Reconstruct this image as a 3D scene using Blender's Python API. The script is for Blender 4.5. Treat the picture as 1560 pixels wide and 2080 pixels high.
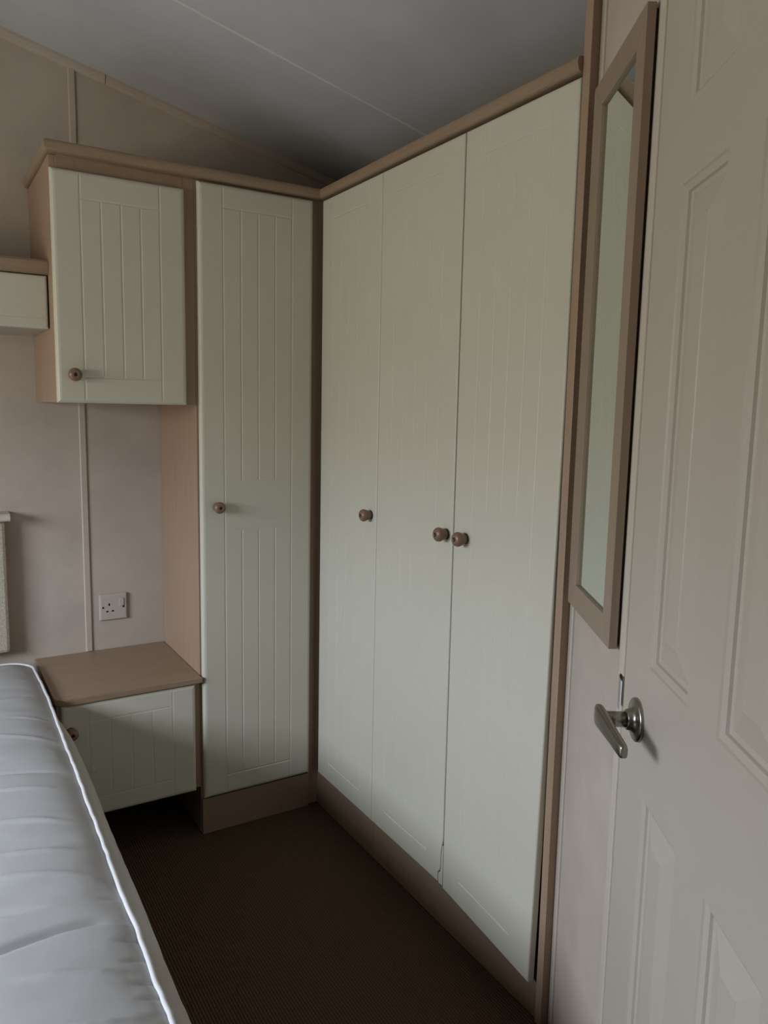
import bpy, bmesh, math, random
from mathutils import Vector, Matrix, noise

random.seed(7)
scene = bpy.context.scene
COL = scene.collection
for o in list(bpy.data.objects):
    bpy.data.objects.remove(o)

# ------------------------------------------------------------------ camera
cam_data = bpy.data.cameras.new('camera')
cam = bpy.data.objects.new('camera', cam_data)
COL.objects.link(cam)
RT = Vector((0.85336465, -0.52092367, 0.02018159))
UP = Vector((0.05221914, 0.12393411, 0.99091548))
FW = Vector((0.51869252, 0.84455839, -0.13296318))
cam.matrix_world = Matrix(((RT.x, UP.x, -FW.x, -1.07326), (RT.y, UP.y, -FW.y, -2.13795),
                           (RT.z, UP.z, -FW.z, 1.3), (0, 0, 0, 1)))
cam_data.sensor_fit = 'HORIZONTAL'
cam_data.sensor_width = 36.0
cam_data.lens = 36.0 * 1556.9 / 1560.0
cam_data.clip_start = 0.02
scene.camera = cam

# ------------------------------------------------------------------ daylight
SKY = 25.0
world = bpy.data.worlds.new('overcast_sky')
scene.world = world
world.use_nodes = True
nt = world.node_tree
nt.nodes.clear()
w_out = nt.nodes.new('ShaderNodeOutputWorld')
w_bg = nt.nodes.new('ShaderNodeBackground')
w_tc = nt.nodes.new('ShaderNodeTexCoord')
w_sep = nt.nodes.new('ShaderNodeSeparateXYZ')
# overcast sky: three times brighter overhead than at the horizon; hedges and ground below
w_z = nt.nodes.new('ShaderNodeMath')
w_z.operation = 'MULTIPLY_ADD'
w_z.inputs[1].default_value = 2.0 / 3.0
w_z.inputs[2].default_value = 1.0 / 3.0
w_sky = nt.nodes.new('ShaderNodeVectorMath')
w_sky.operation = 'SCALE'
w_sky.inputs[0].default_value = (0.91, 1.0, 1.15)
w_map = nt.nodes.new('ShaderNodeMapRange')
w_map.inputs['From Min'].default_value = 0.0
w_map.inputs['From Max'].default_value = 0.22
w_mix = nt.nodes.new('ShaderNodeMix')
w_mix.data_type = 'RGBA'
w_mix.inputs[6].default_value = (0.188, 0.175, 0.142, 1)
nt.links.new(w_tc.outputs['Generated'], w_sep.inputs[0])
nt.links.new(w_sep.outputs['Z'], w_z.inputs[0])
nt.links.new(w_z.outputs[0], w_sky.inputs['Scale'])
nt.links.new(w_sky.outputs[0], w_mix.inputs[7])
nt.links.new(w_sep.outputs['Z'], w_map.inputs['Value'])
nt.links.new(w_map.outputs[0], w_mix.inputs[0])
nt.links.new(w_mix.outputs[2], w_bg.inputs['Color'])
w_bg.inputs['Strength'].default_value = SKY
nt.links.new(w_bg.outputs[0], w_out.inputs['Surface'])

# window opening in the left wall
XL = -2.50
WY0, WY1, WZ0, WZ1 = -1.45, -0.22, 1.03, 1.63
portal = bpy.data.lights.new('window_portal', 'AREA')
portal.shape = 'RECTANGLE'
portal.size = WZ1 - WZ0
portal.size_y = WY1 - WY0
portal.cycles.is_portal = True
po = bpy.data.objects.new('window_portal', portal)
COL.objects.link(po)
po.location = (XL - 0.06, (WY0 + WY1) / 2, (WZ0 + WZ1) / 2)
po.rotation_euler = (0, -math.pi / 2, 0)

scene.view_settings.view_transform = 'Standard'
scene.view_settings.look = 'None'
scene.view_settings.gamma = 1.0
scene.view_settings.use_curve_mapping = False
scene.view_settings.exposure = 1.2
scene.cycles.max_bounces = 7
scene.cycles.diffuse_bounces = 3
scene.cycles.sample_clamp_indirect = 6.0
scene.cycles.use_adaptive_sampling = True
scene.cycles.adaptive_threshold = 0.03

# ------------------------------------------------------------------ materials
ALB = 0.80
def mat(name, col, rough=0.5, metal=0.0, spec=0.5, mottle=0.0, mottle_scale=6.0, mottle_detail=3.0,
        stretch=(1, 1, 1), col2=None, bump=0.0, bump_scale=200.0, bump_dist=0.001, bump_stretch=(1, 1, 1)):
    col = tuple(c * ALB for c in col) if not metal else col
    m = bpy.data.materials.new(name)
    m.use_nodes = True
    n = m.node_tree.nodes
    l = m.node_tree.links
    b = n['Principled BSDF']
    b.inputs['Base Color'].default_value = (*col, 1)
    b.inputs['Roughness'].default_value = rough
    b.inputs['Metallic'].default_value = metal
    b.inputs['Specular IOR Level'].default_value = spec
    if mottle or bump:
        tc = n.new('ShaderNodeTexCoord')
    if mottle:
        mp = n.new('ShaderNodeMapping')
        mp.inputs['Scale'].default_value = stretch
        nz = n.new('ShaderNodeTexNoise')
        nz.inputs['Scale'].default_value = mottle_scale
        nz.inputs['Detail'].default_value = mottle_detail
        nz.inputs['Roughness'].default_value = 0.6
        mr = n.new('ShaderNodeMapRange')
        mr.inputs['From Min'].default_value = 0.3
        mr.inputs['From Max'].default_value = 0.7
        mx = n.new('ShaderNodeMix')
        mx.data_type = 'RGBA'
        c2 = col2 or tuple(c * (1 - mottle) for c in col)
        mx.inputs[6].default_value = (*c2, 1)
        mx.inputs[7].default_value = (*col, 1)
        l.new(tc.outputs['Object'], mp.inputs['Vector'])
        l.new(mp.outputs[0], nz.inputs['Vector'])
        l.new(nz.outputs['Fac'], mr.inputs['Value'])
        l.new(mr.outputs[0], mx.inputs[0])
        l.new(mx.outputs[2], b.inputs['Base Color'])
    if bump:
        mp2 = n.new('ShaderNodeMapping')
        mp2.inputs['Scale'].default_value = bump_stretch
        nb = n.new('ShaderNodeTexNoise')
        nb.inputs['Scale'].default_value = bump_scale
        nb.inputs['Detail'].default_value = 1
        bp = n.new('ShaderNodeBump')
        bp.inputs['Strength'].default_value = bump
        bp.inputs['Distance'].default_value = bump_dist
        l.new(tc.outputs['Object'], mp2.inputs['Vector'])
        l.new(mp2.outputs[0], nb.inputs['Vector'])
        l.new(nb.outputs['Fac'], bp.inputs['Height'])
        l.new(bp.outputs[0], b.inputs['Normal'])
    return m

CREAM = mat('cream_vinyl', (0.70, 0.67, 0.55), 0.42, mottle=0.03, mottle_scale=3, bump=0.10, bump_scale=90,
            bump_dist=0.0006, bump_stretch=(1, 1, 0.12))
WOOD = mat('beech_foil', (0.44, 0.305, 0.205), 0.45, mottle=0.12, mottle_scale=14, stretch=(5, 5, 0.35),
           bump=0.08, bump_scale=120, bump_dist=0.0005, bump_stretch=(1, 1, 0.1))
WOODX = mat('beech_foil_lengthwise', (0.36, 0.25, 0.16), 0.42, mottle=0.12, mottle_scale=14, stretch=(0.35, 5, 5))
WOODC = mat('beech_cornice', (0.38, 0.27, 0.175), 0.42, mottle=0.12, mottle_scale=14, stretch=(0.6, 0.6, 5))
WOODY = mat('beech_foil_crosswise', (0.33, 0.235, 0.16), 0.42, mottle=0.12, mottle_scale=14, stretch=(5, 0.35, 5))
PAPER = mat('wallpaper', (0.61, 0.52, 0.435), 0.75, mottle=0.15, mottle_scale=7, mottle_detail=4, bump=0.2,
            bump_scale=160, bump_dist=0.0008)
PAPERSTRIP = mat('wallpaper_strip', (0.585, 0.50, 0.415), 0.6, mottle=0.05, mottle_scale=20)
CEIL = mat('ceiling_board', (0.71, 0.72, 0.74), 0.8, mottle=0.11, mottle_scale=5, mottle_detail=4, bump=0.15,
           bump_scale=120, bump_dist=0.0008)
CSTRIP = mat('ceiling_strip', (0.86, 0.84, 0.82), 0.5)
DOORW = mat('painted_door', (0.55, 0.49, 0.41), 0.45, mottle=0.03, mottle_scale=3)
TRIMW = mat('painted_trim', (0.64, 0.57, 0.48), 0.4)
TICK = mat('mattress_ticking', (0.56, 0.563, 0.57), 0.6, mottle=0.05, mottle_scale=30, bump=0.15, bump_scale=260, bump_dist=0.0006)
BORDER = mat('mattress_border', (0.56, 0.54, 0.50), 0.75, mottle=0.04, mottle_scale=30, bump=0.2, bump_scale=300, bump_dist=0.0006)
PIPE = mat('mattress_piping', (0.80, 0.80, 0.80), 0.55)
KNOBW = mat('knob_wood', (0.29, 0.172, 0.108), 0.32, mottle=0.2, mottle_scale=60)
BLACK = mat('black_plastic', (0.012, 0.011, 0.010), 0.5)
CRACK = mat('bare_board', (0.05, 0.035, 0.025), 0.9)
NICKEL = mat('satin_nickel', (0.33, 0.31, 0.27), 0.30, metal=1.0)
CHROME = mat('chrome', (0.42, 0.42, 0.43), 0.12, metal=1.0)
GLASSM = mat('mirror_glass', (0.70, 0.765, 0.735), 0.0, metal=1.0)
MFRAME = mat('mirror_frame_wood', (0.36, 0.27, 0.19), 0.5, mottle=0.08, mottle_scale=16, stretch=(5, 5, 0.35))
DARKWALL = mat('bounce_cut_wall', (0.17, 0.11, 0.07), 0.5, mottle=0.25, mottle_scale=14, stretch=(5, 5, 0.35))  # invented dark finish for the unseen front wall, soaks up bounce light
PLASTIC = mat('socket_plastic', (0.58, 0.52, 0.45), 0.35)
DIVAN = mat('divan_cloth', (0.30, 0.27, 0.24), 0.9)
UPVC = mat('white_upvc', (0.8, 0.8, 0.78), 0.35)

# woven headboard cloth
WEAVE = mat('woven_cloth', (0.62, 0.54, 0.42), 0.85, mottle=0.35, mottle_scale=220, mottle_detail=2, bump=0.6, bump_scale=240, bump_dist=0.0015)

# ribbed loop carpet
CARPET = bpy.data.materials.new('ribbed_carpet')
CARPET.use_nodes = True
n, l = CARPET.node_tree.nodes, CARPET.node_tree.links
b = n['Principled BSDF']
b.inputs['Roughness'].default_value = 0.95
b.inputs['Specular IOR Level'].default_value = 0.1
tc = n.new('ShaderNodeTexCoord')
wv = n.new('ShaderNodeTexWave')
wv.wave_type = 'BANDS'; wv.bands_direction = 'X'
wv.inputs['Scale'].default_value = 46
wv.inputs['Distortion'].default_value = 1.2
wv.inputs['Detail'].default_value = 2
wv.inputs['Detail Scale'].default_value = 6
nz = n.new('ShaderNodeTexNoise')
nz.inputs['Scale'].default_value = 190
nz.inputs['Detail'].default_value = 3
mul = n.new('ShaderNodeMath'); mul.operation = 'MULTIPLY'
mx = n.new('ShaderNodeMix'); mx.data_type = 'RGBA'
mx.inputs[6].default_value = (0.062, 0.039, 0.024, 1)
mx.inputs[7].default_value = (0.160, 0.104, 0.065, 1)
bp = n.new('ShaderNodeBump')
bp.inputs['Strength'].default_value = 0.9
bp.inputs['Distance'].default_value = 0.004
l.new(tc.outputs['Object'], wv.inputs['Vector'])
l.new(tc.outputs['Object'], nz.inputs['Vector'])
l.new(wv.outputs['Fac'], mul.inputs[0])
l.new(nz.outputs['Fac'], mul.inputs[1])
l.new(mul.outputs[0], mx.inputs[0])
l.new(mx.outputs[2], b.inputs['Base Color'])
l.new(mul.outputs[0], bp.inputs['Height'])
l.new(bp.outputs[0], b.inputs['Normal'])

# window pane: mostly clear
PANE = bpy.data.materials.new('window_glass')
PANE.use_nodes = True
n, l = PANE.node_tree.nodes, PANE.node_tree.links
n.clear()
po_ = n.new('ShaderNodeOutputMaterial'); tr = n.new('ShaderNodeBsdfTransparent'); gl = n.new('ShaderNodeBsdfGlossy')
gl.inputs['Roughness'].default_value = 0.02
ms = n.new('ShaderNodeMixShader'); ms.inputs[0].default_value = 0.06
l.new(tr.outputs[0], ms.inputs[1]); l.new(gl.outputs[0], ms.inputs[2]); l.new(ms.outputs[0], po_.inputs[0])

# ------------------------------------------------------------------ helpers
ORIGIN = {}

def thing(name, label, cat, base=(0, 0, 0), group=None, kind=None):
    o = bpy.data.objects.new(name, None)
    o.empty_display_size = 0.05
    COL.objects.link(o)
    o.location = base
    ORIGIN[o] = Vector(base)
    tag(o, label, cat, group, kind)
    return o

def tag(o, label=None, cat=None, group=None, kind=None):
    if label: o['label'] = label
    if cat: o['category'] = cat
    if group: o['group'] = group
    if kind: o['kind'] = kind
    return o

def link(name, bm, mats, parent=None, smooth=False, base=None):
    """bm is in world coordinates; base is a top-level object's own origin"""
    org = ORIGIN[parent] if parent is not None else Vector(base or (0, 0, 0))
    bmesh.ops.translate(bm, verts=bm.verts, vec=-org)
    bmesh.ops.recalc_face_normals(bm, faces=bm.faces)
    me = bpy.data.meshes.new(name)
    bm.to_mesh(me)
    bm.free()
    for m in (mats if isinstance(mats, (list, tuple)) else [mats]):
        me.materials.append(m)
    if smooth:
        for p in me.polygons:
            p.use_smooth = True
    o = bpy.data.objects.new(name, me)
    COL.objects.link(o)
    ORIGIN[o] = org
    if parent is not None:
        o.parent = parent
    else:
        o.location = org
    return o

def bx(bm, x0, x1, y0, y1, z0, z1, bev=0.0, f=None):
    g = bmesh.ops.create_cube(bm, size=1.0)
    vs = g['verts']
    for v in vs:
        v.co = Vector((x0 + (v.co.x + .5) * (x1 - x0), y0 + (v.co.y + .5) * (y1 - y0), z0 + (v.co.z + .5) * (z1 - z0)))
    if bev:
        es = list({e for v in vs for e in v.link_edges})
        r = bmesh.ops.bevel(bm, geom=es, offset=bev, segments=2, profile=0.5, affect='EDGES')
        vs = list({v for fc in r['faces'] for v in fc.verts} | {v for v in vs if v.is_valid})
    if f:
        for v in vs:
            v.co = f(v.co)
    return vs

def box(name, dims, m, parent=None, bev=0.001, f=None):
    bm = bmesh.new()
    bx(bm, *dims, bev=bev, f=f)
    return link(name, bm, m, parent)

def extrude_poly(bm, pts, fmap, a0, a1):
    """pts: 2-D profile, fmap(p, q, a) -> world"""
    A = [bm.verts.new(fmap(p, q, a0)) for p, q in pts]
    B = [bm.verts.new(fmap(p, q, a1)) for p, q in pts]
    k = len(pts)
    bm.faces.new(A)
    bm.faces.new(B)
    for i in range(k):
        j = (i + 1) % k
        bm.faces.new((A[i], A[j], B[j], B[i]))

def height_grid(bm, us, zs, hf, th, fmap, matf=None):
    """solid board: front face follows hf(u, z) (depth inwards), flat back at th"""
    V = [[bm.verts.new(fmap(u, hf(u, z), z)) for u in us] for z in zs]
    nu, nz_ = len(us), len(zs)
    for j in range(nz_ - 1):
        for i in range(nu - 1):
            fc = bm.faces.new((V[j][i], V[j][i + 1], V[j + 1][i + 1], V[j + 1][i]))
            if matf:
                fc.material_index = matf((us[i] + us[i + 1]) / 2, (zs[j] + zs[j + 1]) / 2)
    ring = [V[0][i] for i in range(nu)] + [V[j][-1] for j in range(1, nz_)] + \
           [V[-1][i] for i in range(nu - 2, -1, -1)] + [V[j][0] for j in range(nz_ - 2, 0, -1)]
    uz = [(us[i], zs[0]) for i in range(nu)] + [(us[-1], zs[j]) for j in range(1, nz_)] + \
         [(us[i], zs[-1]) for i in range(nu - 2, -1, -1)] + [(us[0], zs[j]) for j in range(nz_ - 2, 0, -1)]
    back = [bm.verts.new(fmap(u, th, z)) for u, z in uz]
    k = len(ring)
    for i in range(k):
        j = (i + 1) % k
        bm.faces.new((ring[i], ring[j], back[j], back[i]))
    bm.faces.new(back)

GW, GD = 0.0032, 0.0014

def grooved_door(name, w, h, fmap, parent, stile=0.070, rail=0.062, mids=True, mid_rail=None, th=0.018, extra_z=(), warp=None, vmids=3, gk=0.68, hb=1.5, er=0.011):
    """bead-and-groove wrapped door; mid_rail = (z0, z1) where the bead stops"""
    span = w - 2 * stile
    vg = [(stile, 0, h), (w - stile, 0, h)] if stile else []
    zones = [(rail, h - rail)]
    if mid_rail:
        zones = [(rail, mid_rail[0]), (mid_rail[1], h - rail)]
    if mids:
        for k in range(1, vmids + 1):
            for a, b_ in zones:
                vg.append((stile + span * k / (vmids + 1), a, b_))
    hg = [(rail, stile, w - stile, hb), (h - rail, stile, w - stile, 1.0)]
    if not stile:
        hg = hg[:1]
    if mid_rail:
        hg += [(mid_rail[0], stile, w - stile, 0.35), (mid_rail[1], stile, w - stile, 0.35)]
    E = [(a * er, b_ * er) for a, b_ in ((0, 0.85), (0.08, 0.55), (0.25, 0.29), (0.55, 0.10), (1.0, 0.0))]
    def edge(a, L):
        a = min(a, L - a)
        if a >= er: return 0.0
        for (p, q), (r, s) in zip(E, E[1:]):
            if a <= r:
                return q + (s - q) * (a - p) / (r - p)
        return 0.0
    prof = lambda d: gk * GD * max(0.0, min(1.0, (GW - abs(d)) / (GW * 0.6)))
    def hf(u, z):
        d = max(edge(u, w), edge(z, h))
        for gx, a, b_ in vg:
            if a - 1e-6 <= z <= b_ + 1e-6:
                d = max(d, prof(u - gx))
        for gz, a, b_, k in hg:
            if a - 1e-6 <= u <= b_ + 1e-6:
                d = max(d, prof(z - gz) * k)
        return d
    us = {round(a, 5) for a, _ in E} | {round(w - a, 5) for a, _ in E}
    zs = {round(a, 5) for a, _ in E} | {round(h - a, 5) for a, _ in E}
    for gx, a, b_ in vg:
        us |= {round(gx + k * GW, 5) for k in (-1, -0.4, 0.4, 1)}
        zs |= {round(a + 1e-4, 5), round(b_ - 1e-4, 5)} if a > 0 else set()
    for gz, a, b_, k in hg:
        zs |= {round(gz + q * GW, 5) for q in (-1, -0.4, 0.4, 1)}
    zs |= set(extra_z)
    us = sorted(us); zs = sorted(zs)
    bm = bmesh.new()
    fm = fmap
    if warp:
        fm = lambda u, d, z: fmap(*warp(u, d, z))
    height_grid(bm, us, zs, hf, th, fm)
    return link(name, bm, CREAM, parent)

# wooden knob: shared mesh, axis along local -Y, base at origin
def knob_mesh():
    prof = [(0.0, 0.0125, 1), (0.004, 0.0125, 1), (0.004, 0.0118, 0), (0.010, 0.0132, 0), (0.017, 0.0160, 0), (0.022, 0.0172, 0),
            (0.027, 0.0165, 0), (0.031, 0.0135, 0), (0.0335, 0.0090, 0), (0.0338, 0.0048, 0), (0.0322, 0.0042, 1), (0.0320, 0.0, 1)]
    bm = bmesh.new()
    N = 28
    rings = []
    for y, r, mi in prof:
        if r == 0:
            rings.append([bm.verts.new((0, -y, 0))])
        else:
            rings.append([bm.verts.new((r * math.cos(2 * math.pi * k / N), -y, r * math.sin(2 * math.pi * k / N))) for k in range(N)])
    for a in range(len(prof) - 1):
        A, B = rings[a], rings[a + 1]
        for k in range(N):
            if len(B) == 1:
                f = bm.faces.new((A[k], A[(k + 1) % N], B[0]))
            else:
                f = bm.faces.new((A[k], A[(k + 1) % N], B[(k + 1) % N], B[k]))
            f.material_index = 1 if prof[a + 1][2] == 1 else 0
            f.smooth = True
    bm.faces.new(rings[0]).material_index = 1
    bmesh.ops.recalc_face_normals(bm, faces=bm.faces)
    me = bpy.data.meshes.new('knob')
    bm.to_mesh(me); bm.free()
    me.materials.append(KNOBW); me.materials.append(BLACK)
    return me
KNOB = knob_mesh()

def knob(parent, pos, face):
    o = bpy.data.objects.new('knob', KNOB)
    COL.objects.link(o)
    o.parent = parent
    o.location = Vector(pos) - ORIGIN[parent]
    o.rotation_euler = (0, 0, 0 if face == '-y' else -math.pi / 2)
    o['label'] = 'round brown wooden knob with a dark centre'
    return o

# ------------------------------------------------------------------ measured layout
D = 0.4034              # back wall
XR = 0.50               # right outer wall
YF = -3.30              # wall behind the camera
XAP, SL, ZC = -1.10, 0.2242, 2.1566
def zc(x):
    return ZC - SL * x if x >= XAP else ZC - SL * XAP - SL * (XAP - x)
ZT, ZB = 1.9085, 0.1165
PH = 0.576
WD = Vector((-math.sin(PH), -math.cos(PH), 0))
WN = Vector((-math.cos(PH), math.sin(PH), 0))
W0 = Vector((0, -1.0788, 0))
def wl(t, off, z):
    """point of the diagonal wall: t along it, off into the room"""
    p = W0 + WD * t + WN * off
    return Vector((p.x, p.y, z))
wmap = lambda v: wl(v.x, v.y, v.z)
OFFW = -0.018           # face of the diagonal wall
T_END = (-YF + W0.y) / math.cos(PH) + 0.06

# ------------------------------------------------------------------ setting
def prism_wall(name, pts, m, label, cat='wall'):
    """pts: list of quads of world points, each thickened into a slab"""
    bm = bmesh.new()
    for quad, thick in pts:
        A = [bm.verts.new(q) for q in quad]
        B = [bm.verts.new(Vector(q) + Vector(thick)) for q in quad]
        bm.faces.new(A); bm.faces.new(B)
        k = len(A)
        for i in range(k):
            bm.faces.new((A[i], A[(i + 1) % k], B[(i + 1) % k], B[i]))
    o = link(name, bm, m)
    return tag(o, label, cat, kind='structure')

fl = box('floor', (XL - 0.1, XR + 0.1, YF - 0.1, D + 0.1, -0.05, 0.0), CARPET, bev=0)
tag(fl, 'dark brown ribbed carpet covering the bedroom floor', 'floor', kind='structure')

prism_wall('wall_back', [([(XL, D, 0), (XR, D, 0), (XR, D, zc(XR)), (XAP, D, zc(XAP)), (XL, D, zc(XL))], (0, 0.05, 0))], PAPER,
           'pale mottled wallpapered wall behind the headboard and cupboards')
prism_wall('wall_right', [([(XR, D + .05, 0), (XR, -1.3, 0), (XR, -1.3, zc(XR)), (XR, D + .05, zc(XR))], (0.05, 0, 0))], PAPER,
           'low outer wall hidden behind the long wardrobe run')
q = wl(T_END, OFFW, 0)
prism_wall('wall_front', [([(XL, YF, 0), (q.x + .05, YF, 0), (q.x + .05, YF, zc(q.x)), (XAP, YF, zc(XAP)), (XL, YF, zc(XL))], (0, -0.05, 0))], DARKWALL,
           'unseen wall behind the photographer, dark brown finish added to cut bounce light')
zl = zc(XL)
prism_wall('wall_left', [
    ([(XL, YF - .05, 0), (XL, D + .05, 0), (XL, D + .05, WZ0), (XL, YF - .05, WZ0)], (-0.05, 0, 0)),
    ([(XL, YF - .05, WZ1), (XL, D + .05, WZ1), (XL, D + .05, zl), (XL, YF - .05, zl)], (-0.05, 0, 0)),
    ([(XL, YF - .05, WZ0), (XL, WY0, WZ0), (XL, WY0, WZ1), (XL, YF - .05, WZ1)], (-0.05, 0, 0)),
    ([(XL, WY1, WZ0), (XL, D + .05, WZ0), (XL, D + .05, WZ1), (XL, WY1, WZ1)], (-0.05, 0, 0))], PAPER,
    'outer wall with the window on the far side of the bed')

# diagonal wall with the doorway
DT0, DT1, DZ1 = 0.395, 0.972, 1.905
T0 = -0.030
def diag(t0, t1, za, zb0, zb1):
    return [wl(t0, OFFW, za), wl(t1, OFFW, za), wl(t1, OFFW, zb1), wl(t0, OFFW, zb0)]
tk = -WN * 0.05
zw = lambda t: zc(wl(t, OFFW, 0).x)
prism_wall('wall_diagonal', [(diag(T0, DT0, 0, zw(T0), zw(DT0)), tk), (diag(DT0, DT1, DZ1, zw(DT0), zw(DT1)), tk),
                             (diag(DT1, T_END, 0, zw(DT1), zw(T_END)), tk)], PAPER,
           'pale textured wall section carrying the mirror beside the white door')

# ceiling: two slopes
bm = bmesh.new()
for xa, xb in ((XAP, XR + .05), (XL - .05, XAP)):
    A = [bm.verts.new(c) for c in ((xa, YF - .05, zc(xa)), (xb, YF - .05, zc(xb)), (xb, D + .05, zc(xb)), (xa, D + .05, zc(xa)))]
    B = [bm.verts.new(v.co + Vector((0, 0, .05))) for v in A]
    bm.faces.new(A); bm.faces.new(B)
    for i in range(4):
        bm.faces.new((A[i], A[(i + 1) % 4], B[(i + 1) % 4], B[i]))
ce = link('ceiling', bm, CEIL)
tag(ce, 'off-white sloping ceiling boards', 'ceiling', kind='structure')

# ceiling joint strips
for ys, lab in ((-0.166, 'thin white strip over the ceiling board joint in view'), (-1.386, 'thin white strip over the ceiling board joint further from the cupboards')):
    bm = bmesh.new()
    prof = [(-0.0055, 0.001), (-0.005, -0.0005), (0, -0.0013), (0.005, -0.0005), (0.0055, 0.001)]
    def fm(p, q, a): return Vector((a, ys + p, zc(a) + q))
    extrude_poly(bm, prof, fm, XAP, XR)
    tag(link('trim_%d' % (1 if ys > -1 else 2), bm, CSTRIP), lab, 'trim', kind='structure')

# coving between back wall and ceiling, two lengths with an open joint
def coving(name, xa, xb, lab):
    bm = bmesh.new()
    prof = [(0.0, 0.002), (-0.012, 0.002), (-0.0115, -0.008), (-0.008, -0.019), (-0.003, -0.026), (0.0, -0.027)]
    extrude_poly(bm, prof, lambda p, q, a: Vector((a, D + p, zc(a) + q)), xa, xb)
    tag(link(name, bm, PAPERSTRIP), lab, 'trim', kind='structure')
coving('trim_3', -0.5260, XR, 'coving strip along the back ceiling edge, above the tall wardrobe')
coving('trim_4', XAP, -0.5282, 'coving strip along the back ceiling edge, at the upper left')

# vertical battens covering the wallpaper joints
def batten(name, x0, x1, z0, z1, lab):
    bm = bmesh.new()
    prof = [(0, 0), (0, -0.003), (0.003, -0.0055), (x1 - x0 - 0.003, -0.0055), (x1 - x0, -0.003), (x1 - x0, 0)]
    extrude_poly(bm, prof, lambda p, q, a: Vector((x0 + p, D + q, a)), z0, z1)
    tag(link(name, bm, PAPERSTRIP), lab, 'trim', kind='structure')
batten('trim_5', -0.633, -0.612, 0.505, zc(-.62) - 0.024, 'narrow vertical joint strip on the back wall left of the socket')

# narrow strip where the diagonal wall meets the wardrobe end
bm = bmesh.new()
extrude_poly(bm, [(-0.028, OFFW), (-0.028, OFFW + .0055), (-0.001, OFFW + .0055), (0.002, OFFW + .003), (0.002, OFFW)],
             lambda p, q, a: wl(p, q, a), 0.0, zw(0) - 0.005)
tag(link('trim_6', bm, PAPERSTRIP), 'narrow vertical wall strip beside the wooden wardrobe end panel', 'trim', kind='structure')

# door frame
bm = bmesh.new()
bx(bm, 0.350, 0.373, OFFW - .002, -0.007, 0, DZ1 + .04, bev=.002, f=wmap)
bx(bm, 0.373, 0.398, OFFW - .04, OFFW - .002, 0, DZ1 + .01, bev=.001, f=wmap)
bx(bm, 0.98, 1.03, OFFW - .002, -0.007, 0, DZ1 + .04, bev=.002, f=wmap)
bx(bm, 0.350, 1.03, OFFW - .002, -0.007, DZ1 + .003, DZ1 + .045, bev=.002, f=wmap)
tag(link('trim_7', bm, TRIMW), 'cream painted frame around the white door', 'door frame', kind='structure')

# window
win = thing('window_1', 'white framed window over the bed on the outer wall', 'window', (XL, WY0, WZ0), kind='structure')
bm = bmesh.new()
fwid = 0.045
for a in ((WY0, WY1, WZ0, WZ0 + fwid), (WY0, WY1, WZ1 - fwid, WZ1), (WY0, WY0 + fwid, WZ0, WZ1), (WY1 - fwid, WY1, WZ0, WZ1)):
    bx(bm, XL - .05, XL + .004, *a, bev=.002)
link('window_frame', bm, UPVC, win)
bm = bmesh.new()
bx(bm, XL - .03, XL - .026, WY0 + fwid, WY1 - fwid, WZ0 + fwid, WZ1 - fwid)
link('pane', bm, PANE, win)
box('window_sill', (XL, XL + .06, WY0 - .03, WY1 + .03, WZ0 - .025, WZ0), UPVC, win, .002)

# ------------------------------------------------------------------ six-panel door
door = thing('door_1', 'white six-panel door with a nickel lever handle', 'door', tuple(wl(0.405, -0.02, 0)), kind='structure')
S0, S1 = 0.405, 0.965
cols = [(0.507, 0.640), (0.722, 0.855)]
rows = [(0.17, 0.800), (0.975, 1.572), (1.662, 1.795)]
RD = 0.0095    # depth of the moulded recess
bm = bmesh.new()
us = [S0, S0 + .0015] + [c for cc in cols for c in cc] + [S1 - .0015, S1]
zs = [0.008, 0.0095] + [c for r in rows for c in r] + [1.8985, 1.900]
inp = lambda u, z: any(a - 1e-6 < u < b_ + 1e-6 for a, b_ in cols) and any(a - 1e-6 < z < b_ + 1e-6 for a, b_ in rows)
V = {}
def dv(u, z):
    k = (round(u, 5), round(z, 5))
    if k not in V:
        e = u in (S0, S1) or z in (zs[0], zs[-1])
        V[k] = bm.verts.new(wl(u, -0.0015 if e else 0.0, z))
    return V[k]
for i in range(len(us) - 1):
    for j in range(len(zs) - 1):
        if not inp((us[i] + us[i + 1]) / 2, (zs[j] + zs[j + 1]) / 2):
            bm.faces.new((dv(us[i], zs[j]), dv(us[i + 1], zs[j]), dv(us[i + 1], zs[j + 1]), dv(us[i], zs[j + 1])))
outer = [e for e in bm.edges if len(e.link_faces) == 1 and all(
    (abs(v.co.z - zs[0]) < 1e-6 or abs(v.co.z - zs[-1]) < 1e-6 or abs((v.co - W0).dot(WD) - S0) < 1e-6 or abs((v.co - W0).dot(WD) - S1) < 1e-6) for v in e.verts)]
r = bmesh.ops.extrude_edge_only(bm, edges=outer)
for v in [g for g in r['geom'] if isinstance(g, bmesh.types.BMVert)]:
    v.co -= WN * 0.030
bx(bm, S0 + .001, S1 - .001, -0.031, -0.012, 0.009, 1.899, f=wmap)
slab = link('slab', bm, DOORW, door)
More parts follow.
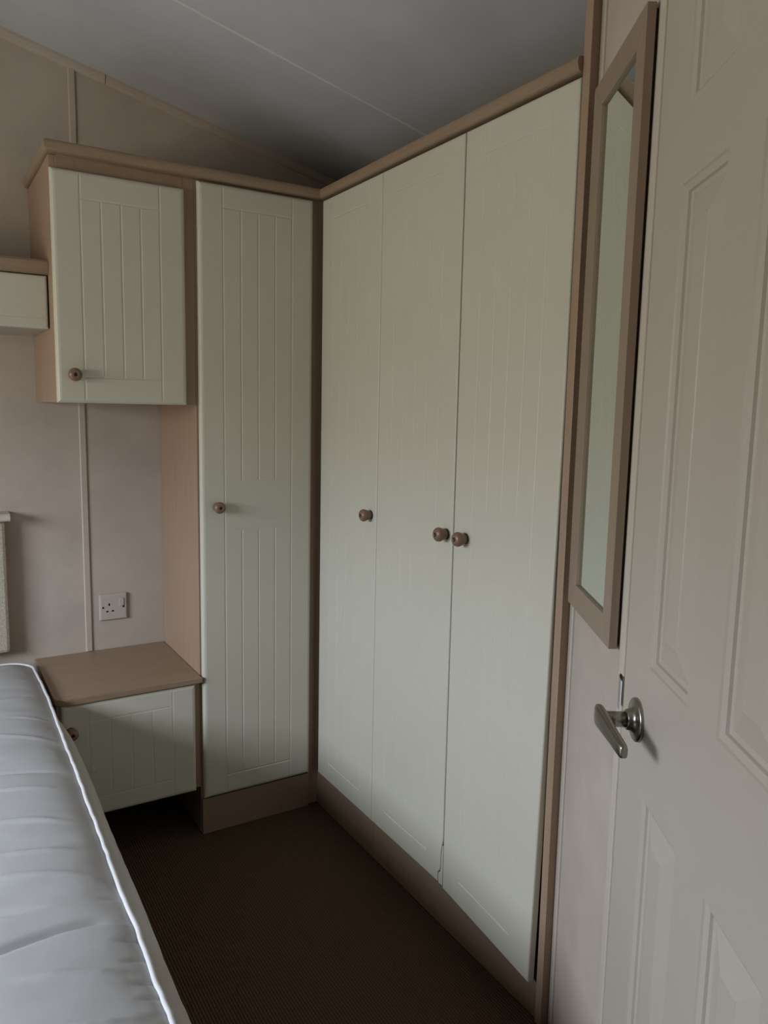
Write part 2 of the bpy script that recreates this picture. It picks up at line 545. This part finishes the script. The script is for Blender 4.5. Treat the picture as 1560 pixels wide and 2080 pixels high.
def door_panel(u0, u1, z0, z1):
    # nested rings: (inset, depth)
    R = [(0, 0), (0.002, 0.0022), (0.009, 0.0050), (0.0105, 0.0082), (0.0135, RD), (0.017, RD), (0.0185, 0.0085), (0.047, 0.0022), (0.0485, 0.0010)]
    bm = bmesh.new()
    rings = []
    for ins, d in R:
        ins = min(ins, (u1 - u0) / 2 - .004)
        rings.append([bm.verts.new(wl(u, -d, z)) for u, z in ((u0 + ins, z0 + ins), (u1 - ins, z0 + ins), (u1 - ins, z1 - ins), (u0 + ins, z1 - ins))])
    for A, B in zip(rings, rings[1:]):
        for k in range(4):
            bm.faces.new((A[k], A[(k + 1) % 4], B[(k + 1) % 4], B[k]))
    bm.faces.new(rings[-1])
    o = link('panel', bm, DOORW, door)
    return o
for u0, u1 in cols:
    for z0, z1 in rows:
        door_panel(u0, u1, z0, z1)

# handle
HT, HZ = 0.474, 0.891
def lathe(bm, prof, centre, axis, N=36):
    axis = Vector(axis).normalized()
    e1 = axis.orthogonal().normalized(); e2 = axis.cross(e1)
    rings = []
    for a, r in prof:
        rings.append([bm.verts.new(centre + axis * a + (e1 * math.cos(2 * math.pi * k / N) + e2 * math.sin(2 * math.pi * k / N)) * r) for k in range(N)])
    for A, B in zip(rings, rings[1:]):
        for k in range(N):
            bm.faces.new((A[k], A[(k + 1) % N], B[(k + 1) % N], B[k])).smooth = True
    bm.faces.new(rings[0]); bm.faces.new(rings[-1])

bm = bmesh.new()
lathe(bm, [(-.001, .0295), (.0035, .0295), (.0052, .0280), (.0060, .0240), (.0066, .0190), (.0085, .0160), (.0115, .0146), (.0150, .0138), (.0165, .0125)], wl(HT, 0, HZ), WN)
h = link('handle', bm, NICKEL, door)
h['label'] = 'satin nickel lever handle with a round rose'
bm = bmesh.new()
lathe(bm, [(.016, .0105), (.030, .0105), (.046, .0106)], wl(HT, 0, HZ), WN, 28)
link('spindle', bm, NICKEL, h)
# lever: tapering bar running back towards the hinge, slightly curved into the door
bm = bmesh.new()
secs = [(-0.0125, .0460, .0545, .0100), (-0.0110, .0445, .0560, .0130), (-0.005, .0435, .0575, .0140), (0.005, .0430, .0575, .0140), (0.020, .0425, .0565, .0128), (0.040, .0420, .0550, .0114), (0.06, .0415, .0535, .0104),
        (0.08, .0405, .0525, .0096), (0.092, .0400, .0515, .0090), (0.097, .0405, .0505, .0080), (0.099, .0425, .0485, .0062)]
prev = None
for s, o0, o1, hh in secs:
    ring = []
    cx_, ch = (o0 + o1) / 2, (o1 - o0) / 2
    for k in range(16):
        a = 2 * math.pi * k / 16
        ca, sa = math.cos(a), math.sin(a)
        ex = math.copysign(abs(ca) ** 0.55, ca); ez = math.copysign(abs(sa) ** 0.55, sa)
        ring.append(bm.verts.new(wl(HT + s, cx_ + ch * ex, HZ + 0.003 - s * 0.06 + hh * ez)))
    if prev:
        for k in range(16):
            bm.faces.new((prev[k], prev[(k + 1) % 16], ring[(k + 1) % 16], ring[k])).smooth = True
    else:
        bm.faces.new(ring)
    prev = ring
bm.faces.new(prev)
link('lever', bm, NICKEL, h)
bm = bmesh.new()
lathe(bm, [(.0552, .0048), (.0562, .0045), (.0565, .003)], wl(HT, 0, HZ + .002), WN, 20)
link('lock_button', bm, BLACK, h)
# strike plate lip on the frame
bm = bmesh.new()
prof = []
N = 8
for k in range(N + 1):
    a = math.pi / 2 * k / N
    prof.append((0.3600 + 0.036 * (1 - math.cos(a)), -0.007 - .004 + 0.013 * math.sin(a)))
inner = [(p + .0012, q - .0012) for p, q in reversed(prof)]
extrude_poly(bm, prof + inner, lambda p, q, a: wl(p, q, a), 0.872, 0.917)
sp = link('strike_plate', bm, CHROME, door)
sp['label'] = 'small shiny chrome strike plate at the door edge'
for p_ in sp.data.polygons: p_.use_smooth = False

# ------------------------------------------------------------------ tall wardrobe (left run)
XS = -0.3814
lmap = lambda x0, z0: (lambda u, d, z: Vector((x0 + u, d, z0 + z)))
rmap = lambda y0, z0: (lambda u, d, z: Vector((d, y0 - u, z0 + z)))
MR = (0.935 - ZB, 1.083 - ZB)

tw = thing('tall_wardrobe', 'narrow tall wardrobe with one cream grooved door, between wall cupboard and corner', 'wardrobe', (-0.2, 0.2, 0))
box('side_panel', (XS, XS + .015, .0215, D - .001, 0, 1.9140), WOOD, tw)
box('side_panel', (-0.0445, -0.0300, .0215, D - .001, 0, 1.9140), WOOD, tw)
box('top_panel', (XS + .015, -0.0445, .0215, D - .001, 1.885, 1.9140), WOOD, tw)
box('base_panel', (XS + .015, -0.0445, .0215, D - .001, .10, .115), WOOD, tw)
box('back_panel', (XS + .015, -0.0445, D - .008, D - .001, .115, 1.885), WOOD, tw)
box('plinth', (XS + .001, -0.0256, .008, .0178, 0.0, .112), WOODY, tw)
d = grooved_door('door', 0.3512, ZT - ZB, lmap(-0.3765, ZB), tw, mid_rail=MR)
knob(d, (-0.330, 0, 1.008), '-y')

# corner wardrobe + double wardrobe (right run)
cw = thing('corner_wardrobe', 'single-door cream wardrobe unit in the corner', 'wardrobe', (0.25, -0.17, 0))
box('corner_post', (-0.0250, .050, .0185, .0400, 0, 1.9140), WOOD, cw)
box('side_panel', (.019, XR - .001, -.3515, -.3365, 0, 1.9140), WOOD, cw)
box('top_panel', (.019, XR - .001, -.3365, .0180, 1.885, 1.9140), WOOD, cw)
box('base_panel', (.019, XR - .001, -.3365, .0180, .10, .115), WOOD, cw)
box('back_panel', (XR - .008, XR - .001, -.3365, .0180, .115, 1.885), WOOD, cw)
box('side_panel', (.052, XR - .001, .0185, .0335, 0, 1.9140), WOOD, cw)
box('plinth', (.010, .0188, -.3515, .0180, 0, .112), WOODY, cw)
d = grooved_door('door', 0.3425, ZT - ZB, rmap(-0.0074, ZB), cw, mid_rail=MR, gk=0.42, hb=2.6, er=0.005)
knob(d, (0, -0.320, 1.008), '-x')

dw = thing('double_wardrobe', 'wide two-door cream wardrobe beside the mirror wall', 'wardrobe', (0.25, -0.7, 0))
box('side_panel', (.019, XR - .001, -.3670, -.3520, 0, 1.9140), WOOD, dw)
box('top_panel', (.019, XR - .001, -1.0485, -.3670, 1.885, 1.9140), WOOD, dw)
box('base_panel', (.019, XR - .001, -1.0485, -.3670, .10, .115), WOOD, dw)
box('back_panel', (XR - .008, XR - .001, -1.0485, -.3670, .115, 1.885), WOOD, dw)
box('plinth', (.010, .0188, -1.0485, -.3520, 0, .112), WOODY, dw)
bm = bmesh.new()
bx(bm, 0.001, XR - .002, -1.0675, -1.0490, 0, zc(0.5) - .003, bev=.001)
for v in bm.verts:
    if v.co.z > 1.5:
        v.co.z = zc(v.co.x) - .002
link('end_panel', bm, WOOD, dw)
# left leaf with the broken lower edge
Y1, Y2, Y3 = -0.3512, -0.7010, -0.7045
W2 = Y1 - Y2
CR = [(0.0, 0.0160), (0.012, 0.0172), (0.026, 0.0172), (0.034, 0.0100), (0.046, 0.0070), (0.065, 0.0078), (0.086, 0.0062), (0.106, 0.0030), (0.118, 0.0)]
def crk(z):
    if z >= CR[-1][0]: return 0.0
    for (a, p_), (b_, q_) in zip(CR, CR[1:]):
        if z <= b_: return p_ + (q_ - p_) * (z - a) / (b_ - a)
    return 0.0
def warp2(u, d, z):
    k = max(0.0, (u - (W2 - 0.05)) / 0.05)
    return u - crk(z) * k, d, z
d = grooved_door('door', W2, ZT - ZB, rmap(Y1, ZB), dw, mid_rail=MR, gk=0.42, hb=2.6, er=0.005, warp=warp2, extra_z=[a for a, _ in CR[1:]])
d['label'] = 'cream door leaf with a cracked lower corner'
knob(d, (0, -0.677, 1.008), '-x')
bm = bmesh.new()
P = [(Y2 + crk(a) - .0030, a) for a, _ in CR[:-1]] + [(Y2 - .0028, a) for a, _ in reversed(CR[:-1])]
extrude_poly(bm, [(y, z + ZB) for y, z in P], lambda p, q, a: Vector((a, p, q)), 0.0012, 0.017)
ch_ = link('broken_edge', bm, CREAM, d)
# right leaf: sagging, lower corner swung out from the frame
W3 = 0.3415
H3 = ZT - ZB
def warp3(u, d, z):
    a, b_ = u / W3, 1 - z / H3
    s = max(0.0, (b_ - 0.30) / 0.70) ** 1.35
    return u, d - 0.0225 * a * s, z - b_ * (0.006 + 0.011 * a)
d = grooved_door('door', W3, H3, rmap(Y3, ZB), dw, mid_rail=MR, gk=0.42, hb=2.6, er=0.005, warp=warp3, extra_z=[0.05 + 0.12 * k for k in range(14)])
d['label'] = 'cream door leaf hanging slightly open at the bottom'
knob(d, (0, -0.752, 1.008), '-x')

# ------------------------------------------------------------------ cornices
CP = [(0.020, 1.9145), (0.002, 1.9145), (-0.003, 1.9150), (-0.007, 1.9170), (-0.0095, 1.9205), (-0.0112, 1.9255), (-0.0122, 1.9315),
      (-0.0112, 1.9365), (-0.0085, 1.9405), (-0.004, 1.9425), (0.020, 1.9425)]
def cornice(name, path, lab, m):
    """path: 2-D points; the profile's outward side lies to the right of travel"""
    bm = bmesh.new()
    rings = []
    for i, p in enumerate(path):
        p = Vector(p)
        dirs = []
        if i > 0: dirs.append((p - Vector(path[i - 1])).normalized())
        if i < len(path) - 1: dirs.append((Vector(path[i + 1]) - p).normalized())
        nrm = [Vector((dd.y, -dd.x)) for dd in dirs]
        if len(nrm) == 2:
            m_ = (nrm[0] + nrm[1]).normalized()
            sc_ = 1 / max(.2, m_.dot(nrm[0]))
        else:
            m_, sc_ = nrm[0], 1.0
        if path[i] in MITRE:
            m_, sc_ = Vector(MITRE[path[i]]), 1.0
        rings.append([bm.verts.new((p.x - m_.x * sc_ * a, p.y - m_.y * sc_ * a, z)) for a, z in CP])
    k = len(CP)
    for A, B in zip(rings, rings[1:]):
        for i in range(k):
            bm.faces.new((A[i], A[(i + 1) % k], B[(i + 1) % k], B[i]))
    bm.faces.new(rings[0]); bm.faces.new(rings[-1])
    o = link(name, bm, m, base=(path[0][0], path[0][1], 1.89))
    return tag(o, lab, 'cornice')
MITRE = {(0.0, 0.0): (-1, -1), (-.0004, 0.0): (-1, -1)}
XB = -0.7515
cornice('cornice', [(XB - .001, D - .001), (XB - .001, 0.0), (-.0004, 0.0)],
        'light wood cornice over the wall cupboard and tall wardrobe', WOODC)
cornice('cornice', [(0.0, 0.0), (0.0, -1.0485)],
        'light wood cornice running above the long wardrobe doors', WOODC)

# ------------------------------------------------------------------ wall cupboard
uc = thing('wall_cupboard', 'square cream wall cupboard with a grooved door, above the bedside cabinet', 'cupboard', (-0.57, 0.2, 1.30))
ZE = 1.300
box('side_panel', (XB, XB + .015, .0215, D - .001, ZE, 1.9140), WOOD, uc)
box('side_panel', (-.4120, XS - .0005, .0215, D - .001, ZE, 1.9140), WOOD, uc)
box('top_panel', (XB + .015, -.4120, .0215, D - .001, 1.860, 1.9140), WOOD, uc)
box('base_panel', (XB + .015, -.4120, .0215, D - .001, ZE, ZE + .015), WOOD, uc)
box('back_panel', (XB + .015, -.4120, D - .008, D - .001, ZE + .015, 1.8745), WOOD, uc)
d = grooved_door('door', 0.338, 1.8801 - ZE, lmap(-0.7514, ZE), uc, stile=.0685, rail=.067)
knob(d, (-0.711, 0, 1.372), '-y')

# ------------------------------------------------------------------ overbed locker
ob = thing('overbed_locker', 'low cream locker bridging over the headboard, left of the wall cupboard', 'cupboard', (-1.6, 0.25, 1.49))
XO = -0.7522
FY = 0.082
box('locker_body', (XL + .001, XO, FY + .018, D - .001, 1.494, 1.628), PAPERSTRIP, ob)
bm = bmesh.new()
prof = [(FY + .03, 1.6285), (FY + .002, 1.6285), (FY - .008, 1.632), (FY - .010, 1.640), (FY - .014, 1.650), (FY - .015, 1.658), (FY - .010, 1.664), (D - .001, 1.664), (D - .001, 1.6285)]
extrude_poly(bm, prof, lambda p, q, a: Vector((a, p, q)), XL + .001, XO)
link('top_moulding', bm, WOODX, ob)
for k in range(3):
    x1 = XO - .003 - k * 0.58
    w_ = 0.577
    fmap = lambda u, d_, z, x1=x1, w_=w_: Vector((x1 - w_ + u, FY + d_, 1.491 + z))
    grooved_door('flap_door', w_, 0.1355, fmap, ob, stile=0.0, rail=.028, mids=False, gk=0.7, hb=1.0, er=0.006)

# ------------------------------------------------------------------ bedside cabinet
bc = thing('bedside_cabinet', 'low bedside cabinet with a wood top and cream door beside the mattress', 'cabinet', (-0.58, 0.2, 0))
X0B = -0.7863
bm = bmesh.new()
R_ = 0.032
out = [(XS - .0006, D - .001), (X0B, D - .001)]
for k in range(9):
    a = math.pi + math.pi / 2 * k / 8
    out.append((X0B + R_ + R_ * math.cos(a), -0.006 + R_ + R_ * math.sin(a)))
out.append((XS - .0006, -0.006))
extrude_poly(bm, out, lambda p, q, a: Vector((p, q, a)), 0.4860, 0.5035)
es = [e for e in bm.edges if abs(e.verts[0].co.z - e.verts[1].co.z) < 1e-6]
bmesh.ops.bevel(bm, geom=es, offset=0.003, segments=3, profile=0.5, affect='EDGES')
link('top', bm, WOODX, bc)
box('side_panel', (-0.780, -0.765, .020, D - .001, 0, .4858), WOOD, bc)
box('side_panel', (-0.3965, XS - .0006, .020, D - .001, .15, .4858), WOOD, bc)
box('base_panel', (-0.765, -0.3965, .020, D - .001, .150, .165), WOOD, bc)
box('back_panel', (-0.765, -0.3965, D - .010, D - .001, .165, .4858), WOOD, bc)
d = grooved_door('door', 0.371, 0.335, lmap(-0.771, 0.1485), bc, stile=.069, rail=.055, gk=0.3, hb=1.0)
knob(d, (-0.749, 0, 0.409), '-y')

# ------------------------------------------------------------------ bed
bb = thing('bed_base', 'low cloth-covered bed base under the mattress', 'bed', (-1.49, -0.6, 0))
box('divan_box', (-2.14, -0.86, -1.55, 0.30, 0.06, 0.295), DIVAN, bb, .01)
for lx in (-2.08, -0.92):
    for ly in (-1.48, 0.24):
        bm = bmesh.new()
        lathe(bm, [(0, .018), (.055, .022), (.0605, .022)], Vector((lx, ly, 0)), (0, 0, 1), 16)
        link('leg', bm, BLACK, bb)

mt = thing('mattress', 'bare pale quilted mattress with white piped edges', 'mattress', (-1.49, -0.6, 0.295))
MX0, MX1, MY0, MY1 = -2.165, -0.806, -1.60, 0.335
ZM = 0.515            # piping height
CRE = [((-0.96, -0.06), (-0.832, -0.019), .0035, .012), ((-0.90, -0.155), (-0.822, -0.187), .003, .009), ((-0.99, -0.27), (-0.832, -0.304), .0035, .012),
       ((-1.00, -0.478), (-0.850, -0.484), -.006, .008), ((-1.02, -0.672), (-0.857, -0.708), .004, .012), ((-0.98, -0.80), (-0.865, -0.808), .004, .010),
       ((-0.99, -0.87), (-0.845, -0.893), .004, .010), ((-1.10, -1.047), (-0.828, -1.032), -.012, .014), ((-0.96, -1.12), (-0.838, -1.139), .004, .010),
       ((-0.95, -1.22), (-0.845, -1.235), .005, .010), ((-0.98, -0.553), (-0.87, -0.565), .003, .010), ((-1.20, -0.36), (-0.95, -0.39), -.004, .016),
       ((-1.20, -0.93), (-0.93, -0.96), -.004, .018), ((-0.93, -1.32), (-0.84, -1.33), .004, .01), ((-1.5, -0.6), (-1.1, -0.62), -.005, .02)]
PUCK = [(-0.912, .8), (-0.96, 1), (-1.028, 1.3), (-1.075, 1), (-1.12, 1.2), (-1.168, 1), (-1.201, 1), (-1.235, .8), (-1.30, 1), (-1.36, 1), (-0.70, .4), (-0.52, .4), (-0.36, .3)]
def mtop(x, y):
    # distance to nearest edge of the rounded plan
    e = min(MX1 - x, x - MX0, MY1 - y, y - MY0)
    e = max(e, 0.0)
    z = ZM + 0.034 * (1 - math.exp(-e / 0.055))
    z += 0.0045 * noise.noise(Vector((x * 5.0, y * 9.0, 1.3))) * min(1, e / .03)
    z += 0.0022 * noise.noise(Vector((x * 9.0, y * 26.0, 4.1))) * min(1, e / .02)
    for (x0, y0), (x1, y1), dep, wid in CRE:
        wid *= 0.72
        L = math.hypot(x1 - x0, y1 - y0)
        s = ((x - x0) * (x1 - x0) + (y - y0) * (y1 - y0)) / L
        t = (-(x - x0) * (y1 - y0) + (y - y0) * (x1 - x0)) / L
        t += 0.006 * math.sin(s * 22 + x0 * 40)
        if -0.02 < s < L + 0.02 and abs(t) < 4 * wid:
            fade = max(0.0, min(1.0, min(s + .02, L + .02 - s) / 0.05))
            asym = math.exp(-(t / wid) ** 2) if t > 0 else math.exp(-(t / (wid * .45)) ** 2)
            z += dep * fade * asym
    ed = MX1 - x
    if ed < 0.05:
        for py, k in PUCK:
            dd = abs(y - py)
            if dd < 0.012:
                z -= 0.0045 * k * max(0, 1 - dd / 0.006) * math.exp(-((ed - .012) / .016) ** 2)
    return z
RC = 0.075
def skew(bm):
    for v in bm.verts:
        v.co.x += min(0.0, v.co.y + 0.05) * 0.022
def corner_clip(x, y):
    """pull a grid point into the rounded-rectangle plan"""
    for cx_, sx in ((MX1 - RC, 1), (MX0 + RC, -1)):
        for cy_, sy in ((MY1 - RC, 1), (MY0 + RC, -1)):
            dx, dy = (x - cx_) * sx, (y - cy_) * sy
            if dx > 0 and dy > 0:
                m_ = max(dx, dy); r_ = math.hypot(dx, dy)
                f_ = m_ / r_ if r_ > 1e-9 else 1
                return cx_ + sx * dx * f_, cy_ + sy * dy * f_
    return x, y
def wav(x, y):
    return 0.0016 * noise.noise(Vector((x * 3, y * 13.0, 7.7))) + 0.0012 * noise.noise(Vector((x * 3, y * 40.0, 2.7)))
xs_ = [MX0 + k * 0.03 for k in range(int((-1.30 - MX0) / .03) + 1)]
xx = -1.30
while xx < -0.90: xs_.append(xx); xx += .008
while xx < MX1 - .004: xs_.append(xx); xx += .005
xs_.append(MX1)
ys_ = []
yy = MY0
while yy < MY1 - .003: ys_.append(yy); yy += .0046
ys_.append(MY1)
bm = bmesh.new()
G = []
for y in ys_:
    row = []
    for x in xs_:
        px, py = corner_clip(x, y)
        e = min(MX1 - x, x - MX0, MY1 - y, y - MY0)
        k_ = max(0, 1 - e / .06)
        w_ = wav(px, py) * k_
        row.append(bm.verts.new((px + (w_ if px > -1.4 else 0), py, mtop(x, y) + w_)))
    G.append(row)
for j in range(len(ys_) - 1):
    for i in range(len(xs_) - 1):
        bm.faces.new((G[j][i], G[j][i + 1], G[j + 1][i + 1], G[j + 1][i]))
skew(bm); link('quilted_top', bm, TICK, mt, smooth=True)

def plan_path(step=0.012):
    pts = []
    def line(a, b_):
        L = math.hypot(b_[0] - a[0], b_[1] - a[1]); k = max(1, int(L / step))
        for i in range(k): pts.append((a[0] + (b_[0] - a[0]) * i / k, a[1] + (b_[1] - a[1]) * i / k))
    def arc(cx_, cy_, a0):
        k = 12
        for i in range(k):
            a = a0 + math.pi / 2 * i / k
            pts.append((cx_ + RC * math.cos(a), cy_ + RC * math.sin(a)))
    line((MX1, MY0 + RC), (MX1, MY1 - RC)); arc(MX1 - RC, MY1 - RC, 0)
    line((MX1 - RC, MY1), (MX0 + RC, MY1)); arc(MX0 + RC, MY1 - RC, math.pi / 2)
    line((MX0, MY1 - RC), (MX0, MY0 + RC)); arc(MX0 + RC, MY0 + RC, math.pi)
    line((MX0 + RC, MY0), (MX1 - RC, MY0)); arc(MX1 - RC, MY0 + RC, 1.5 * math.pi)
    return pts
PATH = plan_path()
NP = len(PATH)
def pnorm(i):
    a, b_ = Vector(PATH[i - 1]), Vector(PATH[(i + 1) % NP])
    t = (b_ - a).normalized()
    return Vector((t.y, -t.x))
# side border: bulging sweep
bm = bmesh.new()
BP = [(0.000, ZM - .001), (0.014, ZM - .005), (0.027, ZM - .017), (0.036, ZM - .038), (0.040, ZM - .068), (0.040, ZM - .115), (0.034, ZM - .160), (0.020, ZM - .190), (0.006, ZM - .208), (0.0, ZM - .2185)]
rings = []
for i in range(NP):
    nn = pnorm(i); p = PATH[i]
    rings.append([])
    for k, (a, z) in enumerate(BP):
        w_ = wav(p[0], p[1]) * (1 if k < 2 else .6)
        sq = 1.0 if p[0] < -1.0 else (lambda q_: 0.18 + 0.82 * q_ * q_ * (3 - 2 * q_))(max(0.0, min(1.0, (0.0 - p[1]) / 0.30)))
        bl = a * sq * (1 + .12 * noise.noise(Vector((p[0] * 5, p[1] * 5, z * 8))))
        rings[-1].append(bm.verts.new((p[0] + nn.x * (bl + w_), p[1] + nn.y * (bl + w_), z + (w_ if k == 0 else 0))))
for i in range(NP):
    A, B = rings[i], rings[(i + 1) % NP]
    for k in range(len(BP) - 1):
        bm.faces.new((A[k], B[k], B[k + 1], A[k + 1]))
bm.faces.new([r_[-1] for r_ in rings])
skew(bm); link('side_border', bm, BORDER, mt, smooth=True)
# piping
def piping(z, rad):
    bm = bmesh.new()
    rings = []
    for i in range(NP):
        nn = pnorm(i); p = PATH[i]
        w_ = wav(p[0], p[1])
        c = Vector((p[0] + nn.x * (.002 + w_), p[1] + nn.y * (.002 + w_), z + w_ + .0012 * noise.noise(Vector((p[0] * 20, p[1] * 20, 3)))))
        rings.append([bm.verts.new(c + Vector((nn.x * math.cos(2 * math.pi * k / 10), nn.y * math.cos(2 * math.pi * k / 10), math.sin(2 * math.pi * k / 10))) * rad) for k in range(10)])
    for i in range(NP):
        A, B = rings[i], rings[(i + 1) % NP]
        for k in range(10):
            bm.faces.new((A[k], B[k], B[(k + 1) % 10], A[(k + 1) % 10]))
    skew(bm)
    link('piping', bm, PIPE, mt, smooth=True)
piping(ZM + .003, 0.0040)
piping(ZM - .212, 0.0040)

# headboard
hb = thing('headboard', 'cream woven headboard with a capped top, on the wall behind the mattress', 'headboard', (-1.5, 0.38, 0.55))
bm = bmesh.new()
bx(bm, -2.16, -0.8555, 0.352, D - .001, 0.548, 0.951, bev=.010)
link('padded_panel', bm, WEAVE, hb)
bm = bmesh.new()
prof = [(0.330, .953), (0.328, .958), (0.330, .968), (0.336, .973), (D - .001, .973), (D - .001, .951), (0.335, .951)]
extrude_poly(bm, prof, lambda p, q, a: Vector((a, p, q)), -2.175, -0.8435)
link('cap_rail', bm, TRIMW, hb)

# ------------------------------------------------------------------ mirror
mi = thing('wall_mirror', 'tall narrow mirror in a plain light brown wooden frame', 'mirror', tuple(wl(0.16, OFFW, 0.93)))
MT0, MT1, MZ0, MZ1 = 0.012, 0.312, 0.938, 1.870
FWD = 0.047
bk = -0.0135
def mbox(name, a, b_, z0, z1, o0=bk, o1=0.0, m=MFRAME, bev=.0012):
    bm = bmesh.new()
    bx(bm, a, b_, o0, o1, z0, z1, bev=bev, f=wmap)
    return link(name, bm, m, mi)
def mitre(name, quad):
    bm = bmesh.new()
    extrude_poly(bm, quad, lambda p, q, a: wl(p, a, q), bk, 0.0)
    bmesh.ops.recalc_face_normals(bm, faces=bm.faces)
    bmesh.ops.bevel(bm, geom=list(bm.edges), offset=.0009, segments=2, profile=.5, affect='EDGES')
    return link(name, bm, MFRAME, mi)
I0, I1, J0, J1 = MT0 + .058, MT1 - .043, MZ0 + .045, MZ1 - .046
mitre('frame_stile', [(MT0, MZ0), (I0, J0), (I0, J1), (MT0, MZ1)])
mitre('frame_stile', [(MT1, MZ0), (MT1, MZ1), (I1, J1), (I1, J0)])
mitre('frame_rail', [(MT0, MZ0), (MT1, MZ0), (I1, J0), (I0, J0)])
mitre('frame_rail', [(MT0, MZ1), (I0, J1), (I1, J1), (MT1, MZ1)])
mbox('mirror_glass', I0 - .004, I1 + .004, J0 - .004, J1 + .004, -0.0085, -0.0055, GLASSM, 0)
mbox('backing_board', MT0 + .006, MT1 - .006, MZ0 + .006, MZ1 - .006, OFFW + .0005, bk - .0002, BLACK, 0)

# ------------------------------------------------------------------ socket
so = thing('wall_socket', 'switched single wall socket above the bedside cabinet', 'socket', (-0.546, D, 0.644))
SX, SZ, SW = -0.589, 0.601, 0.086
HOLES = [(0.350, 0.60, .0042, .0085), (0.275, 0.335, .0075, .0045), (0.475, 0.345, .0075, .0045)]
bm = bmesh.new()
us = {0, .002, .006, SW - .006, SW - .002, SW}; zs = set(us)
for fx, fz, hw, hh in HOLES:
    cx_, cz_ = fx * SW, fz * SW
    us |= {cx_ - hw / 2, cx_ - hw / 2 + .0002, cx_ + hw / 2 - .0002, cx_ + hw / 2}
    zs |= {cz_ - hh / 2, cz_ - hh / 2 + .0002, cz_ + hh / 2 - .0002, cz_ + hh / 2}
us = sorted(us); zs = sorted(zs)
def inh(u, z, sl=.00015):
    return any(abs(u - fx * SW) < hw / 2 - sl and abs(z - fz * SW) < hh / 2 - sl for fx, fz, hw, hh in HOLES)
def hs(u, z):
    if inh(u, z): return 0.007
    a = min(u, SW - u, z, SW - z)
    return 0.004 if a < .001 else (0.0008 if a < .004 else 0.0)
height_grid(bm, us, zs, hs, 0.0098, lambda u, d_, z: Vector((SX + u, D - 0.0105 + d_, SZ + z)), lambda u, z: 1 if inh(u, z, 0) else 0)
link('face_plate', bm, [PLASTIC, BLACK], so)
box('rocker_switch', (SX + .0615, SX + .0755, D - .0132, D - .0106, SZ + .045, SZ + .070), PLASTIC, so, .0012)
for fx, fz in ((0.125, 0.50), (0.865, 0.48)):
    bm = bmesh.new()
    lathe(bm, [(0, .0032), (.0008, .0032), (.0010, .0026)], Vector((SX + fx * SW, D - .0105, SZ + fz * SW)), (0, -1, 0), 16)
    link('fixing_screw', bm, BLACK, so)
